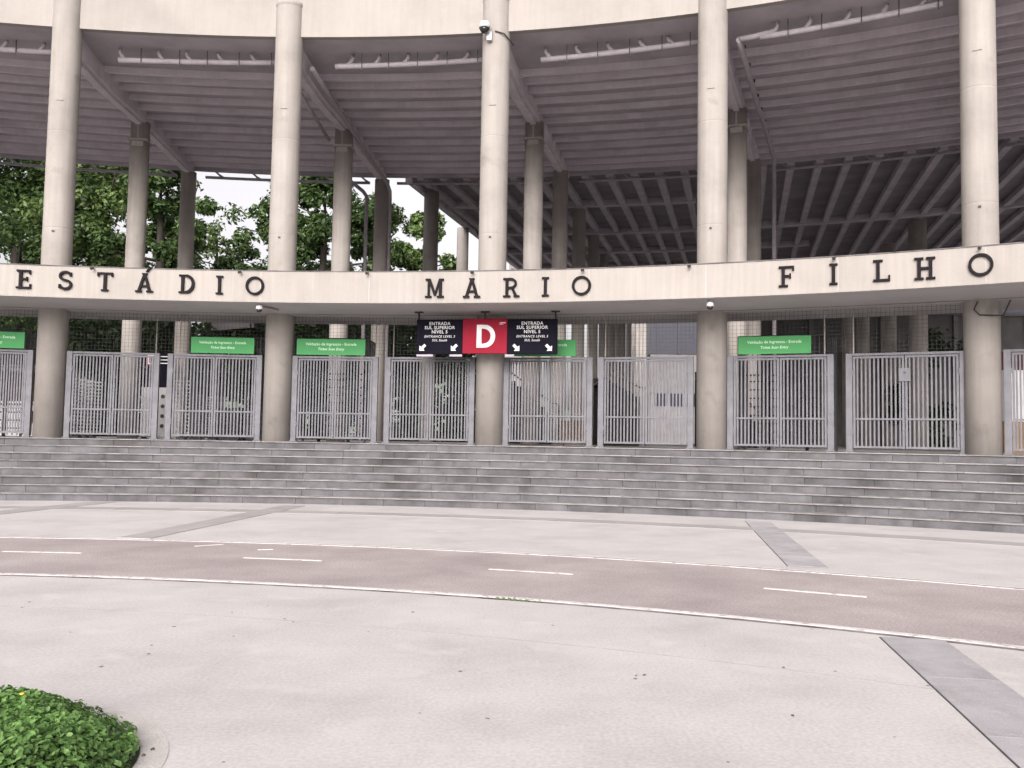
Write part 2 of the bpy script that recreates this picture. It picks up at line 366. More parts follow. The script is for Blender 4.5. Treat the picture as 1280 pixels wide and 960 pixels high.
# lettered band (canopy slab) with a drip groove on its underside
mb = MB(); z0, z1 = Z_BB, Z_BT; dB = R_B-R0
R = []
for a in lin(-.62, .95, 90):
    R.append([P(a, dB, z1-.023), P(a, dB, z0), P(a, -.33, z0+.004), P(a, -.33, z0+.06), P(a, -.24, z0+.06), P(a, -.24, z0-.012), P(a, 1.75, z0-.012), P(a, 1.75, z1-.1), P(a, dB+.05, z1-.023)])
mb.rings(R)
band = mb.build('lettered_band', M['band'], st)
under = MB().arc(-.62, .95, -.22, 1.73, z0-.02, z0-.013, 90).build('slab_underside', M['under'], band)
MB().arc(-.62, .95, dB+.03, -.34, z0-.006, z0-.001, 90).build('front_soffit', M['under'], band)
MB().arc(-.62, .95, dB-.018, dB+.25, z1-.022, z1, 90).build('coping', M['coping'], band)
for a, b in BAYS:                                                   # vertical construction joints
    for t in (.02, .52):
        c = a+(b-a)*t
        MB().obox(P(c, dB-.001, (z0+z1)/2), T(c), U(c), Z, .004, .003, (z1-z0)/2-.04).build('joint', M['under'], band)
# fascia between the columns and the roof deck it carries
MB().arc(-.75, .98, -.13, .06, Z_FA, 17.5, 100).build('fascia', M['concrete'], st)
deck = MB().arc(-.75, .98, .06, 1.89, 0, .45, 60, zf=soffit).arc(-.75, .98, 1.89, 17.4, 0, .45, 60, zf=soffit).build('roof_deck', M['soffit'], st)
MB().arc(-.75, .98, 17.4, 17.75, -.22, .6, 60, zf=soffit).build('edge_beam', M['soffit'], st)
RIBS = [2.7, 3.5, 4.5, 5.7, 6.95, 8.25, 9.65, 11.05, 12.35, 13.85, 15.4, 16.6]
for a, b in BAYS:
    for d in RIBS:
        MB().arc(a+.22/(R0+d), b-.22/(R0+d), d-.07, d+.09, -.20, .002, 6, zf=soffit).build('ceiling_rib', M['rib'], deck)
for i, a in enumerate(COL_A):
    q = []
    for d, dep in ((.2, .62), (4, .5), (7, .40), (17.5, .36)):
        z = soffit(d)
        q.append([P(a, d, z-dep) - T(a)*.23, P(a, d, z-dep) + T(a)*.23, P(a, d, z+.01) + T(a)*.23, P(a, d, z+.01) - T(a)*.23])
    beam = MB().rings(q).build('radial_beam', M['rib'], st)
    q = [[P(a, d, soffit(d)-dp-.09) - T(a)*.10, P(a, d, soffit(d)-dp-.09) + T(a)*.10, P(a, d, soffit(d)-dp+.01) + T(a)*.10, P(a, d, soffit(d)-dp+.01) - T(a)*.10] for d, dp in ((.4, .60), (4, .5), (7, .40), (16.9, .36))]
    MB().rings(q).build('beam_flange', M['rib'], beam)
# inner columns
def inner_column(p, ztop, dia, cap=None, name='inner_column'):
    m = MB(); r = dia/2
    c = m.lathe((p.x, p.y, 0), [(r, Z_PL-.04), (r, ztop)], 28).build(name, M['inner_column'], st, smooth=True)
    if cap:
        a, d = pol(p.x, p.y)
        MB().obox((p.x, p.y, cap), T(a), U(a), Z, r+.012, r+.03, .03).build('ledge', M['inner_column'], c)
        MB().obox(Vector((p.x, p.y, cap-.16)) - U(a)*(r-.01), T(a), U(a), Z, .2, .05, .09).build('bracket', M['inner_column'], c)
        MB().obox(Vector((p.x, p.y, (cap+ztop)/2)) - U(a)*(r-.005), T(a), U(a), Z, .022, .02, (ztop-cap)/2).build('groove', M['soffit'], c)
    return c
D2 = {0: 8.2, 1: 8.3, 2: 8.15, 3: 7.6, 4: 7.7, 5: 7.7, 6: 7.7}; D3 = {0: 17.2, 1: 17.4, 2: 17.6, 3: 16, 4: 16, 5: 16, 6: 16}
for i, a in enumerate(COL_A):
    inner_column(P(a, D2[i]), soffit(D2[i])-.36, .68, cap=12.42)
    inner_column(P(a, D3[i]), soffit(D3[i])-.36, .70)
# second deck: a long ramp roof running away from the viewer, rising with depth
def hd(x): return math.radians(7.7 + .44*(x+5))
def deck_pt(x, y, z=None):
    a, d = pol(x, y); return Vector((x, y, soffit(d) + (z or 0)))
def start_y(x):
    lo, hi = 30, 60
    for _ in range(40):
        m_ = (lo+hi)/2
        if pol(x, m_)[1] > 17.6: hi = m_
        else: lo = m_
    return lo
SX = lin(-5.0, 36.0, 42)
LENS = [0, 8, 18, 29, 40, 52, 65, 75]
def along(x, s):
    y = start_y(min(x, 32)); h = hd(x); return x + s*math.sin(h), y + s*math.cos(h)
m = MB(); rows = []
for s in LENS:
    rows.append([deck_pt(*along(x, s)) for x in SX])
n = len(m.v); W_ = len(SX)
for dz in (0, .5):
    for r_ in rows: m.v += [p + Z*dz for p in r_]
NR = len(rows); off = NR*W_
for i in range(NR-1):
    for j in range(W_-1):
        q = (i*W_+j, i*W_+j+1, (i+1)*W_+j+1, (i+1)*W_+j); m.f.append(q); m.f.append(tuple(off+k for k in q)[::-1])
for j in range(W_-1):
    for i in (0, NR-1): q = (i*W_+j, i*W_+j+1, off+i*W_+j+1, off+i*W_+j); m.f.append(q)
for i in range(NR-1):
    for j in (0, W_-1): q = (i*W_+j, (i+1)*W_+j, off+(i+1)*W_+j, off+i*W_+j); m.f.append(q)
ramp = m.build('ramp_deck', M['ramp_soffit'], st)
def ribline(x, s0, s1, wd, dep):
    q = []
    for s in [s0] + [l for l in LENS if s0 < l < s1] + [s1]:
        X, Y = along(x, s); h = hd(x); side = Vector((math.cos(h), -math.sin(h), 0)); p = deck_pt(X, Y)
        q.append([p - side*wd/2 - Z*dep, p + side*wd/2 - Z*dep, p + side*wd/2 + Z*.01, p - side*wd/2 + Z*.01])
    return MB().rings(q)
x = -4.6
while x < 34:
    ribline(x, .1, 74, .32, .32).build('ramp_rib', M['ramp_rib'], ramp); x += 1.12
def crossline(d, wd, dep, xmax=99):
    q = []
    for x in SX:
        if x > xmax: break
        s = d-17.6; X, Y = along(x, s); h = hd(x); f = Vector((math.sin(h), math.cos(h), 0)); p = deck_pt(X, Y)
        q.append([p - f*wd/2 - Z*dep, p + f*wd/2 - Z*dep, p + f*wd/2 + Z*.01, p - f*wd/2 + Z*.01])
    return MB().rings(q)
for d, w_, dp_, xm in ((25.6, .3, .36, 8.2), (36.2, .45, .42, 99), (47, .45, .42, 14), (58.5, .5, .45, 99), (70.5, .5, .45, 99), (83, .55, .5, 99), (91, .55, .5, 99)): crossline(d, w_, dp_, xm).build('ramp_cross_beam', M['ramp_rib'], ramp)
q = []
for s in LENS:
    X, Y = along(-5.15, s); p = deck_pt(X, Y); q.append([p+Vector((-.14, 0, -.45)), p+Vector((.14, 0, -.45)), p+Vector((.14, 0, .7)), p+Vector((-.14, 0, .7))])
MB().rings(q).build('ramp_edge_beam', M['rib'], ramp)
for a, d in ((COL_A[3], 25.4), (COL_A[3], 35.9), (COL_A[3], 46.7), (COL_A[3], 58.2), (COL_A[3], 70)):
    p = P(a, d); inner_column(p, soffit(d)-.55, .72)
far_row = []
for px, dist in ((771, 95), (778.7, 106), (786, 118), (791.5, 130), (796.7, 143), (801, 157), (805, 172), (810, 190)):   # the row bends with the ramp
    tx = (px-637.0)/1122*dist-.36; p = Vector((tx, dist, 0)); ztp = 1.65+.155*dist
    MB().lathe((tx, dist, 0), [(.37, Z_PL-.04), (.37, ztp)], 24).build('inner_column', M['column'], st, smooth=True)
    far_row.append((tx, dist, ztp))
q = [[Vector((x_-.5, y_, z_-.02)), Vector((x_+.5, y_, z_-.02)), Vector((x_+.5, y_, z_+.9)), Vector((x_-.5, y_, z_+.9))] for x_, y_, z_ in far_row]
MB().rings(q).build('far_beam', M['concrete'], st)
for X, Y in ((-4.25, 45), (-3.35, 57.5), (-1.2, 70)):
    MB().lathe((X, Y, 0), [(.38, Z_PL-.04), (.38, soffit(pol(X, Y)[1])-.44)], 28).build('inner_column', M['column'], st, smooth=True)
for X, Y in ((25.0, 55), (27.8, 66), (30.2, 77), (33, 88)):
    inner_column(Vector((X, Y, 0)), soffit(pol(X, Y)[1])-.5, 1.06)
# drain pipes under the roof
def pipe(name, pts, r=.085, parent=st, n=10): return MB().tube(pts, r, n).build(name, M['pipe'], parent, smooth=True)
for i, (a, b) in enumerate(BAYS):
    s, e = a+.030, b-.012
    if i == 4: e = b-.02
    pd, pz = .95, 12.50
    pp = pipe('drain_pipe', [P(c, pd, pz+.10*(c-s)/(e-s)) for c in lin(s, e, 10)], .085)
    for k in range(5):
        c = s + (e-s)*(.06+.2*k+random.uniform(-.02, .02)); zz = pz+.10*(c-s)/(e-s); sg = 1 if i in (1, 3) else -1
        sh = sg*.16/R0
        pipe('branch_pipe', [P(c-sh, pd-.03, 12.84), P(c-sh, pd-.03, zz+.22), P(c-sh*.85, pd-.02, zz+.16), P(c, pd, zz+.01)], .058, pp)
        c2 = c + .012
        MB().bar(P(c2, pd-.11, 12.85), P(c2, pd-.11, zz-.16), .02, .02).build('hanger', M['dark_metal'], pp)
    # pipe along the far edge of the deck
    fz = soffit(17.9)-.42
    pp = pipe('drain_pipe', [P(c, 18.0, fz) for c in lin(a+.012, b-.012, 8)], .07)
    for k in range(5):
        c = a + (b-a)*(.12+.19*k)
        pipe('branch_pipe', [P(c, 17.9, fz+.62), P(c, 17.9, fz+.3), P(c+.004, 17.97, fz+.12), P(c+.008, 18.0, fz)], .05, pp, 8)
a = COL_A[2]
pp = pipe('drain_pipe', [P(a+.012, .9, 12.42), P(a+.012+.0, 4, 12.55), P(a+.010, 9, 12.9), P(a+.008, 13, 13.25), P(a+.008, 16.4, 13.5), P(a+.0092, 16.9, 13.25), P(a+.0092, 17.0, 12.9), P(a+.0092, 17.0, Z_PL)], .075)
pp = pipe('drain_pipe', [P(a-.008, 2.2, 12.35), P(a-.010, 7.6, 12.55)], .06)
pp = pipe('drain_pipe', [P(a-.028, 17.9, 13.95), P(a-.016, 17.4, 13.35), P(a-.0128, 17.3, 13.1), P(a-.0125, 17.3, 12.8), P(a-.0125, 17.3, Z_PL)], .09)
a = COL_A[4]
pp = pipe('drain_pipe', [P(a+.016, .9, 12.5), P(a+.017, 6, 12.72), P(a+.018, 11, 13.15), P(a+.018, 14.6, 13.45), P(a+.018, 14.8, 13.1), P(a+.018, 14.8, Z_PL)], .085)
pipe('elbow_pipe', [P(a+.0165, .9, 12.5), P(a+.030, .95, 12.56), P(a+.040, .95, 12.62)], .085, pp)
for k in range(9):
    d = 1.5+1.5*k; MB().lathe(P(a+.0165+.0015*d/14, d, 12.5+.068*d-.05), [(.10, -.03), (.10, .03)], 10).build('pipe_collar', M['dark_metal'], pp)
# hanging conduits from the slab to the gates
for a in (-.0875, -.0699, .0782, .0917, .2377, .2505, .3999, .4179):
    MB().tube([P(a, .1, 3.7), P(a, .1, Z_BB-.02)], .016, 6).build('hanging_rod', M['inner_column'], st)
# wire on the right-hand lower column
a = COL_A[5]
MB().tube([P(a-.002, -.40, 4.93), P(a-.004, -.42, 4.75), P(a-.001, -.43, 4.62), P(a+.006, -.41, 4.60), P(a+.012, -.2, 4.62), P(a+.016, -.1, 4.98)], .016, 6).build('cable', M['dark_metal'], st)

# slab-serif letters on the band
def ribbon(pts, wd):
    out = []
    for i in range(len(pts)):
        a = pts[max(0, i-1)]; b = pts[min(len(pts)-1, i+1)]; dx, dy = b[0]-a[0], b[1]-a[1]; l = math.hypot(dx, dy) or 1
        ww = wd[i] if isinstance(wd, list) else wd
        out.append((pts[i], (-dy/l*ww/2, dx/l*ww/2)))
    return [[(p[0]+o[0], p[1]+o[1]), (p2[0]+o2[0], p2[1]+o2[1]), (p2[0]-o2[0], p2[1]-o2[1]), (p[0]-o[0], p[1]-o[1])] for (p, o), (p2, o2) in zip(out, out[1:])]
def rc(x0, x1, y0, y1): return [(x0, y0), (x1, y0), (x1, y1), (x0, y1)]
def ell(cx, cy, rx, ry, t0, t1, n): return [(cx+rx*math.cos(t), cy+ry*math.sin(t)) for t in lin(t0, t1, n)]
s_ = .15; b_ = .105
def ser(x, y0=0, hw=.17): return rc(x-hw, x+hw, y0, y0+.09)
GL = {
 'E': (.74, [rc(.13, .13+s_, 0, 1), rc(0, .70, .90, 1), rc(0, .74, 0, .10), rc(.28, .55, .46, .56), rc(.62, .70, .78, .90), rc(.66, .74, .10, .25), rc(.49, .56, .39, .63)]),
 'F': (.70, [rc(.13, .13+s_, 0, 1), rc(0, .70, .90, 1), rc(0, .42, 0, .09), rc(.28, .55, .47, .57), rc(.62, .70, .76, .90), rc(.49, .56, .40, .64)]),
 'L': (.72, [rc(.13, .13+s_, 0, 1), rc(0, .41, .91, 1), rc(0, .72, 0, .10), rc(.64, .72, .10, .27)]),
 'T': (.80, [rc(.40-s_/2, .40+s_/2, 0, 1), rc(0, .80, .90, 1), rc(0, .08, .78, .90), rc(.72, .80, .78, .90), rc(.22, .58, 0, .09)]),
 'I': (.36, [rc(.18-s_/2, .18+s_/2, 0, 1), rc(0, .36, 0, .09), rc(0, .36, .91, 1)]),
 'H': (.86, [rc(.12, .12+s_, 0, 1), rc(.59, .59+s_, 0, 1), rc(.27, .59, .45, .56), rc(0, .38, 0, .09), rc(0, .38, .91, 1), rc(.48, .86, 0, .09), rc(.48, .86, .91, 1)]),
 'A': (.92, [[(.10, .04), (.25, .04), (.53, 1), (.40, 1)], [(.67, .04), (.83, .04), (.53, 1), (.40, 1)], rc(.26, .68, .28, .38), rc(0, .34, 0, .09), rc(.58, .92, 0, .09), rc(.33, .60, .955, 1.03)]),
 'M': (1.0, [rc(.13, .24, .05, 1), rc(.74, .89, .05, 1), [(.13, 1), (.28, 1), (.56, .22), (.48, .10)], [(.74, 1), (.86, 1), (.56, .10), (.48, .16)], rc(0, .34, 0, .09), rc(.64, 1.0, 0, .09), rc(.02, .2, .91, 1), rc(.82, .99, .91, 1)]),
 'D': (.82, [rc(.12, .12+s_, 0, 1), rc(0, .36, 0, .095), rc(0, .36, .905, 1)] + ribbon([(.30, .95)] + ell(.34, .5, .41, .45, PI/2, -PI/2, 14) + [(.30, .05)], [.095, .1] + [.15]*12 + [.1, .095])),
 'R': (.86, [rc(.12, .12+s_, 0, 1), rc(0, .38, 0, .09), rc(0, .30, .905, 1)] + ribbon([(.26, .95)] + ell(.40, .72, .26, .23, PI/2, -PI/2, 11) + [(.26, .49)], .115) + [[(.40, .5), (.53, .5), (.76, .05), (.60, .05)], rc(.56, .86, 0, .09)]),
 'S': (.74, ribbon(ell(.37, .735, .27, .215, .25, PI*1.35, 12) + ell(.37, .275, .29, .225, PI*.42, -PI*.92, 13), .13) + [rc(.58, .68, .72, .93), rc(.04, .14, .07, .29)]),
 'O': (1.02, ribbon(ell(.51, .5, .43, .44, 0, 2*PI, 33), .125)),
}
LET = [('E', -.1598, 5.417), ('S', -.1313, 5.423), ('T', -.1036, 5.419), ('A', -.0757, 5.416), ('D', -.0452, 5.417), ('I', -.0214, 5.408), ('O', .0045, 5.403),
       ('M', .1375, 5.363), ('A', .1648, 5.355), ('R', .1937, 5.357), ('I', .2182, 5.362), ('O', .2439, 5.371),
       ('F', .3811, 5.399), ('I', .4101, 5.396), ('L', .4386, 5.413), ('H', .4632, 5.40), ('O', .4937, 5.396)]
for i, (ch, a, zc) in enumerate(LET):
    wd, polys = GL[ch]; h = .47; m = MB(); o = P(a, dB-.012, zc-h/2) - T(a)*(wd*h/2)
    if ch == 'A' and i == 3: polys = polys + [[(.52, 1.10), (.62, 1.10), (.84, 1.36), (.68, 1.36)]]
    for j, pl in enumerate(polys):
        e = .0012*(j % 7)
        m.prism([(x*h, y*h) for x, y in pl], o, T(a), Z, -U(a), -.02, .05+e)
    m.build('letter', M['letter'], band)

# ------------------------------------------------------------------ gates
GATES = [(-.2292, -.1738), (-.1502, -.0834), (-.0774, -.0070), (.0160, .0811), (.0866, .1546), (.1763, .2419), (.2460, .3134), (.3364, .4057), (.4132, .4844), (.5046, .5640)]
GL_LABEL = ['grey barred double gate left of the leftmost visible column', 'grey barred double gate just right of the leftmost visible column, under ESTÁDIO',
 'grey barred double gate left of the second column with a green sign above', 'grey barred double gate just right of the second column',
 'grey barred double gate under the left dark blue panel, left of the middle column', 'grey barred double gate right of the middle column, under the right dark blue panel',
 'grey barred double gate left of the fourth column', 'grey barred double gate just right of the fourth column beneath the fully readable green sign',
 'grey barred double gate with a lock plate, left of the rightmost column', 'grey barred double gate cut by the right edge of the photo']
ZT = 3.86
def gate(a0, a1, label, lock=False):
    p0, p1 = P(a0, -.02), P(a1, -.02); d = (p1-p0); L = d.length; d.normalize(); n = Vector((-d.y, d.x, 0)); mid = (p0+p1)/2
    root = thing('metal_gate', (mid.x, mid.y, Z_PL), label, 'gate', 'barred gates between the entrance columns')
    pw = .15
    for s in (pw/2, L-pw/2):
        MB().obox(p0+d*s+Z*(Z_PL+ZT)/2, d, n, Z, pw/2, .05, (ZT-Z_PL)/2).build('post', M['gate'], root, bevel=.006)
        q = p0+d*s; MB().obox(q+Z*(Z_PL+.02), d, n, Z, pw/2+.03, .08, .012).build('foot_plate', M['gate'], root)
    MB().obox(mid+Z*(ZT-.03), d, n, Z, L/2-pw-.001, .028, .028).build('head_rail', M['gate'], root)
    lw = (L-2*pw-.05)/2
    for k in (0, 1):
        s0 = pw+.015+k*(lw+.02); s1 = s0+lw
        zb, zt = Z_PL+.10, ZT-.075
        fr = MB()
        for s in (s0+.025, s1-.025): fr.obox(p0+d*s+Z*(zb+zt)/2, d, n, Z, .025, .02, (zt-zb)/2)
        for z in (zb+.03, zt-.025): fr.obox(p0+d*((s0+s1)/2)+Z*z, d, n, Z, lw/2-.0505, .019, .025)
        leaf = fr.build('gate_leaf', M['gate'], root)
        MB().obox(p0+d*((s0+s1)/2)+Z*(zb+.70)-n*.012, d, n, Z, lw/2-.052, .010, .021).build('mid_rail', M['gate'], leaf)
        nb = 11
        for j in range(nb):
            s = s0+.05+(lw-.1)*(j+.5)/nb+.0
            MB().obox(p0+d*s+Z*(zb+zt)/2+n*.012, d, n, Z, .019, .012, (zt-zb)/2-.054).build('bar', M['gate'], leaf)
        for z in (zb+.4, zt-.4): MB().lathe(p0+d*((s0-.005) if k == 0 else (s1+.005))+Z*z-n*.03, [(.018, -.06), (.018, .06)], 8).build('hinge', M['gate'], leaf)
    if lock:
        MB().obox(mid+Z*(Z_PL+1.85)-n*.035, d, n, Z, .13, .012, .16).build('lock_plate', M['gate'], root, bevel=.004)
        MB().obox(mid+Z*(Z_PL+1.9)-n*.055, d, n, Z, .02, .012, .02).build('keyhole', M['dark_metal'], root)
    return root
for k, ((a0, a1), lb) in enumerate(zip(GATES, GL_LABEL)): gate(a0, a1, lb, lock=(k == 8))
# fixed posts in the narrow gaps
for a in (-.0805, .0838, .2440, .4095):
    pass
# wire mesh between gates and slab
for i, (a, b) in enumerate(BAYS[:-1]):
    p0, p1 = P(a, .02)+T(a)*.42, P(b, .02)-T(b)*.42; d = (p1-p0); L = d.length; d.normalize(); n = Vector((-d.y, d.x, 0)); m = MB()
    s = 0.0
    while s <= L:
        m.obox(p0+d*s+Z*(ZT+.03+Z_BB)/2, d, n, Z, .0026, .0026, (Z_BB-ZT-.06)/2); s += .10
    z = ZT+.07
    while z < Z_BB-.05:
        m.obox((p0+p1)/2+Z*z+n*.008, d, n, Z, L/2, .0026, .0026); z += .10
    where = ['left of the leftmost visible column', 'between the two leftmost columns', 'between the second column and the middle column', 'between the middle column and the fourth column', 'between the fourth column and the rightmost column'][i]
    o = m.build('wire_mesh', M['wire']); tag(o, 'thin wire mesh stretched above the gates ' + where, 'mesh', 'wire meshes above the gates')
    mid = (p0+p1)/2
    o.location = (mid.x, mid.y, ZT)
    for v in o.data.vertices: v.co -= Vector((mid.x, mid.y, ZT))

# turnstile cages behind the gates and the green signs on them
CAGES = [(-.2600, -.1975, 'left of the leftmost visible column', None), (-.0756, -.0226, 'left of the second column', (-.0756, -.0276)), (.0015, .0600, 'just right of the second column', (.0075, .0588)),
         (.1620, .2230, 'behind the hanging dark blue signs', (.1640, .2212)), (.3380, .4035, 'just right of the fourth column', (.3388, .3879))]
SIGN_A = [(-.2290, -.1796), (-.0600, -.0128), (.0194, .0715), (.1790, .2299), (.3440, .3917)]
SIGN_L = ['green ticket sign cut by the left edge of the photo', 'green ticket sign left of the second column, above a gate', 'green ticket sign just right of the second column',
          'green ticket sign mostly hidden behind the hanging dark blue panel', 'green ticket sign just right of the fourth column']
for i, (a0, a1, wh, _) in enumerate(CAGES):
  if i != 3:
      p0, p1 = P(a0, 2.1), P(a1, 2.1); d = (p1-p0); L = d.length; d.normalize(); n = Vector((-d.y, d.x, 0)); mid = (p0+p1)/2; zt = 4.60
      root = thing('turnstile_cage', (mid.x, mid.y, Z_PL), 'tall grey barred turnstile cage behind the gate ' + wh, 'turnstile', 'turnstile cages behind the gates')
      for s in (.03, L-.03):
          for e in (0, 1.3): MB().obox(p0+d*s+n*e+Z*(Z_PL+zt)/2, d, n, Z, .03, .03, (zt-Z_PL)/2).build('post', M['cage'], root)
      for z in (zt-.02, 3.52, Z_PL+.15): MB().obox(mid+Z*z, d, n, Z, L/2-.061, .02, .022).build('rail', M['cage'], root)
      nb = int(L/.13)
      for j in range(1, nb): MB().obox(p0+d*(L*j/nb)+n*.03+Z*(Z_PL+zt)/2, d, n, Z, .014, .010, (zt-Z_PL)/2-.05).build('bar', M['cage'], root)
      for s in (.03, L-.03):
          side = MB()
          for j in range(1, 9): side.obox(p0+d*s+n*(1.3*j/9)+Z*(Z_PL+zt)/2, d, n, Z, .01, .014, (zt-Z_PL)/2-.05)
          for z in (zt-.02, 3.52): side.obox(p0+d*s+n*.65+Z*z, d, n, Z, .018, .62, .02)
          side.build('side_grille', M['cage'], root)
      for s in (L*.3, L*.7):
          c = p0+d*s+n*.7; rot = MB().lathe(c, [(.05, Z_PL), (.05, 3.9)], 10).build('rotor', M['dark_metal'], root, smooth=True)
          for z in lin(Z_PL+.25, 3.4, 8):
              for t in (0, 1, 2):
                  v = Vector((math.cos(t*2.094+.4), math.sin(t*2.094+.4), 0))
                  MB().bar(c+v*.05+Z*z, c+v*.55+Z*z, .04, .04).build('arm', M['dark_metal'], rot)
  if True:
    a0, a1 = SIGN_A[i]; p0, p1 = P(a0, -.12), P(a1, -.12); d = (p1-p0); L = d.length; d.normalize(); n = Vector((-d.y, d.x, 0)); mid = (p0+p1)/2; zc, hh = 4.105, .222
    sg = thing('ticket_sign', (mid.x, mid.y, zc-hh), SIGN_L[i], 'sign', 'green ticket signs on top of the gates')
    MB().obox(mid+Z*zc, d, n, Z, L/2, .02, hh).build('board', M['green'], sg, bevel=.004)
    for s in (-L*.4, L*.4): MB().obox(mid+d*s+n*.07+Z*zc, d, n, Z, .02, .05, .18).build('bracket', M['gate'], sg)
    text_mesh('lettering', 'Validação de Ingressos - Entrada', L/17.6, M['print_green'], mid+Z*(zc+.045)-n*.024, d, Z, -n, sg)
    text_mesh('lettering', 'Ticket Scan Entry', L/18.5, M['print_green'], mid+Z*(zc-.09)-n*.024, d, Z, -n, sg, shear=.2)

# hanging sign: two dark blue panels and a red one
def hanging_sign():
    a0, a1 = .1155, .2199; p0, p1 = P(a0, -.92), P(a1, -.92); d = (p1-p0); L = d.length; d.normalize(); n = Vector((-d.y, d.x, 0)); z0, z1 = 3.86, 4.775
    sg = thing('hanging_sign', ((p0+p1)/2)+Z*z0, 'hanging entrance sign with a red D panel between two dark blue panels', 'sign')
    f0, f1 = .335, .650
    def panel(u0, u1, m, dz, t):
        return MB().obox(p0+d*(L*(u0+u1)/2)+Z*((z0+z1)/2+dz), d, n, Z, L*(u1-u0)/2-.002, t, (z1-z0)/2).build('panel', m, sg, bevel=.004)
    panel(0, f0, M['navy'], 0, .05); panel(f0, f1, M['red'], .012, .065); panel(f1, 1, M['navy'], 0, .05)
    for u in (.012, .49, .985):
        r = MB().tube([p0+d*(L*u)+Z*(z1-.005), p0+d*(L*u)+Z*(Z_BB)], .028, 8).build('rod', M['dark_metal'], sg)
        MB().obox(p0+d*(L*u)+Z*(Z_BB-.02), d, n, Z, .11, .06, .018).build('mount_plate', M['dark_metal'], r)
    for uc, fl in (((f0)/2, 1), ((1+f1)/2, -1)):
        o = p0+d*(L*uc)-n*.055
        for tx, sz, sh, dy in (('ENTRADA', .116, 0, .150), ('SUL SUPERIOR', .116, 0, .258), ('NÍVEL 5', .116, 0, .370), ('ENTRANCE LEVEL 5', .086, .2, .482), ('SUL South', .086, .2, .582)):
            text_mesh('lettering', tx, sz, M['print'], o+Z*(z1-dy), d, Z, -n, sg, shear=sh, bold=.0022 if sh == 0 else .0005, spacing=1.12)
        for u in (-.345, .335):                                       # arrows pointing down and outwards
            c = o + d*(L*f0*u) + Z*(z1-.727); k = .105
            pts = [(fl*x_*k, y_*k) for x_, y_ in ((-1, -1), (.35, -1), (-.05, -.55), (.75, .25), (.25, .75), (-.55, -.05), (-1, .35))]
            MB().prism(pts, c, d, Z, -n, -.004, .004).build('arrow', M['print'], sg)
    # the D, drawn as a heavy grotesque letter
    c = p0+d*(L*(f0+f1)/2)+Z*(z0+.165)-n*.068 - d*.215; hD = .60
    polys = [rc(0, .20, 0, 1), rc(.20, .30, 0, .165), rc(.20, .30, .835, 1)] + ribbon([(.29, .9175)] + ell(.32, .5, .36, .41, PI/2, -PI/2, 16) + [(.29, .0825)], [.165, .165] + [.19]*14 + [.165, .165])
    m = MB()
    for j, pl in enumerate(polys): m.prism([(x*hD*1.06, y*hD) for x, y in pl], c, d, Z, -n, -.004, .004+.0003*(j % 5))
    m.build('letter', M['print'], sg)
    MB().obox(p0+d*(L*(f1-.032))+Z*(z1-.10)-n*.068, d, n, Z, .075, .003, .010).build('mark', M['print'], sg)
    MB().obox(p0+d*(L*(f1-.042))+Z*(z1-.135)-n*.068, d, n, Z, .05, .003, .006).build('mark', M['print'], sg)
    for u0, u1 in ((0, .12), (.24, .33), (.64, .70)):
        MB().obox(p0+d*(L*(u0+u1)/2)+Z*(z0-.035)+n*.01, d, n, Z, L*(u1-u0)/2, .03, .028).build('lower_bracket', M['pipe'], sg)
hanging_sign()

# ------------------------------------------------------------------ small fittings: spotlights, security cameras
SPOT_L = ['above the T of ESTÁDIO', 'above the last O of ESTÁDIO', 'midway between the words ESTÁDIO and MÁRIO', 'above the A of MÁRIO', 'above the O of MÁRIO', 'between the words MÁRIO and FILHO', 'above the I of FILHO', 'above the O of FILHO']
for a, wl in zip((-.1119, -.0059, .0883, .1658, .2454, .3188, .4111, .4938), SPOT_L):
    p = P(a, dB-.02, 5.74); r = thing('spotlight', p, 'tiny dark spotlight on the band rim ' + wl, 'spotlight', 'spotlights along the band rim')
    MB().obox(p-U(a)*.02, T(a), U(a), Z, .012, .035, .012).build('bracket', M['pipe'], r)
    b0, b1 = p-U(a)*.04+Z*.012, p-U(a)*.12-Z*.02-T(a)*.03
    MB().tube([b0, b0+(b1-b0)*.4, b1], [.02, .030, .034], 10).build('lamp_head', M['dark_metal'], r, smooth=True)
def dome_camera(p, a, label, s=1.0, arm=None):
    r = thing('security_camera', p, label, 'camera')
    MB().lathe(p, [(.02*s, .10*s), (.09*s, .08*s), (.115*s, .02*s), (.115*s, -.05*s)], 18).build('housing', M['white'], r, smooth=True)
    MB().lathe(p-Z*.05*s, [(.10*s, 0), (.095*s, -.04*s), (.06*s, -.085*s), (.01*s, -.10*s)], 16).build('dome', M['lens'], r, smooth=True)
    if arm:
        MB().tube([p+Z*.05*s, arm], .03, 8).build('arm', M['pipe'], r)
    return r
p = P(.1600, -.62, 12.86)
r = dome_camera(p, .16, 'white dome security camera high on the middle column', 1.35)
MB().obox(P(.163, -.45, 12.64), T(.163), U(.163), Z, .07, .06, .12).build('bracket', M['white'], r)
MB().bar(P(.1615, -.62, 12.78), P(.163, -.45, 12.70), .06, .06).build('arm', M['white'], r)
MB().tube([P(.1668, -.41, 12.80), P(.1735, -.36, 12.74), P(.1775, -.13, 12.62), P(.1785, .1, 12.60)], .02, 6).build('cable', M['dark_metal'], r)
dome_camera(P(.0060, -2.15, 4.88), 0, 'white dome camera on an arm under the band beside the second column', .75, P(.0125, -1.2, 4.98))
dome_camera(P(.3312, -2.15, 4.86), 0, 'white dome camera under the band by the fourth column', .75, P(.3300, -2.1, 4.99))

# ------------------------------------------------------------------ things behind the gates
def loc_at(px, dist, z=Z_PL): return Vector(((px-637.0)/1122*dist, dist, z))
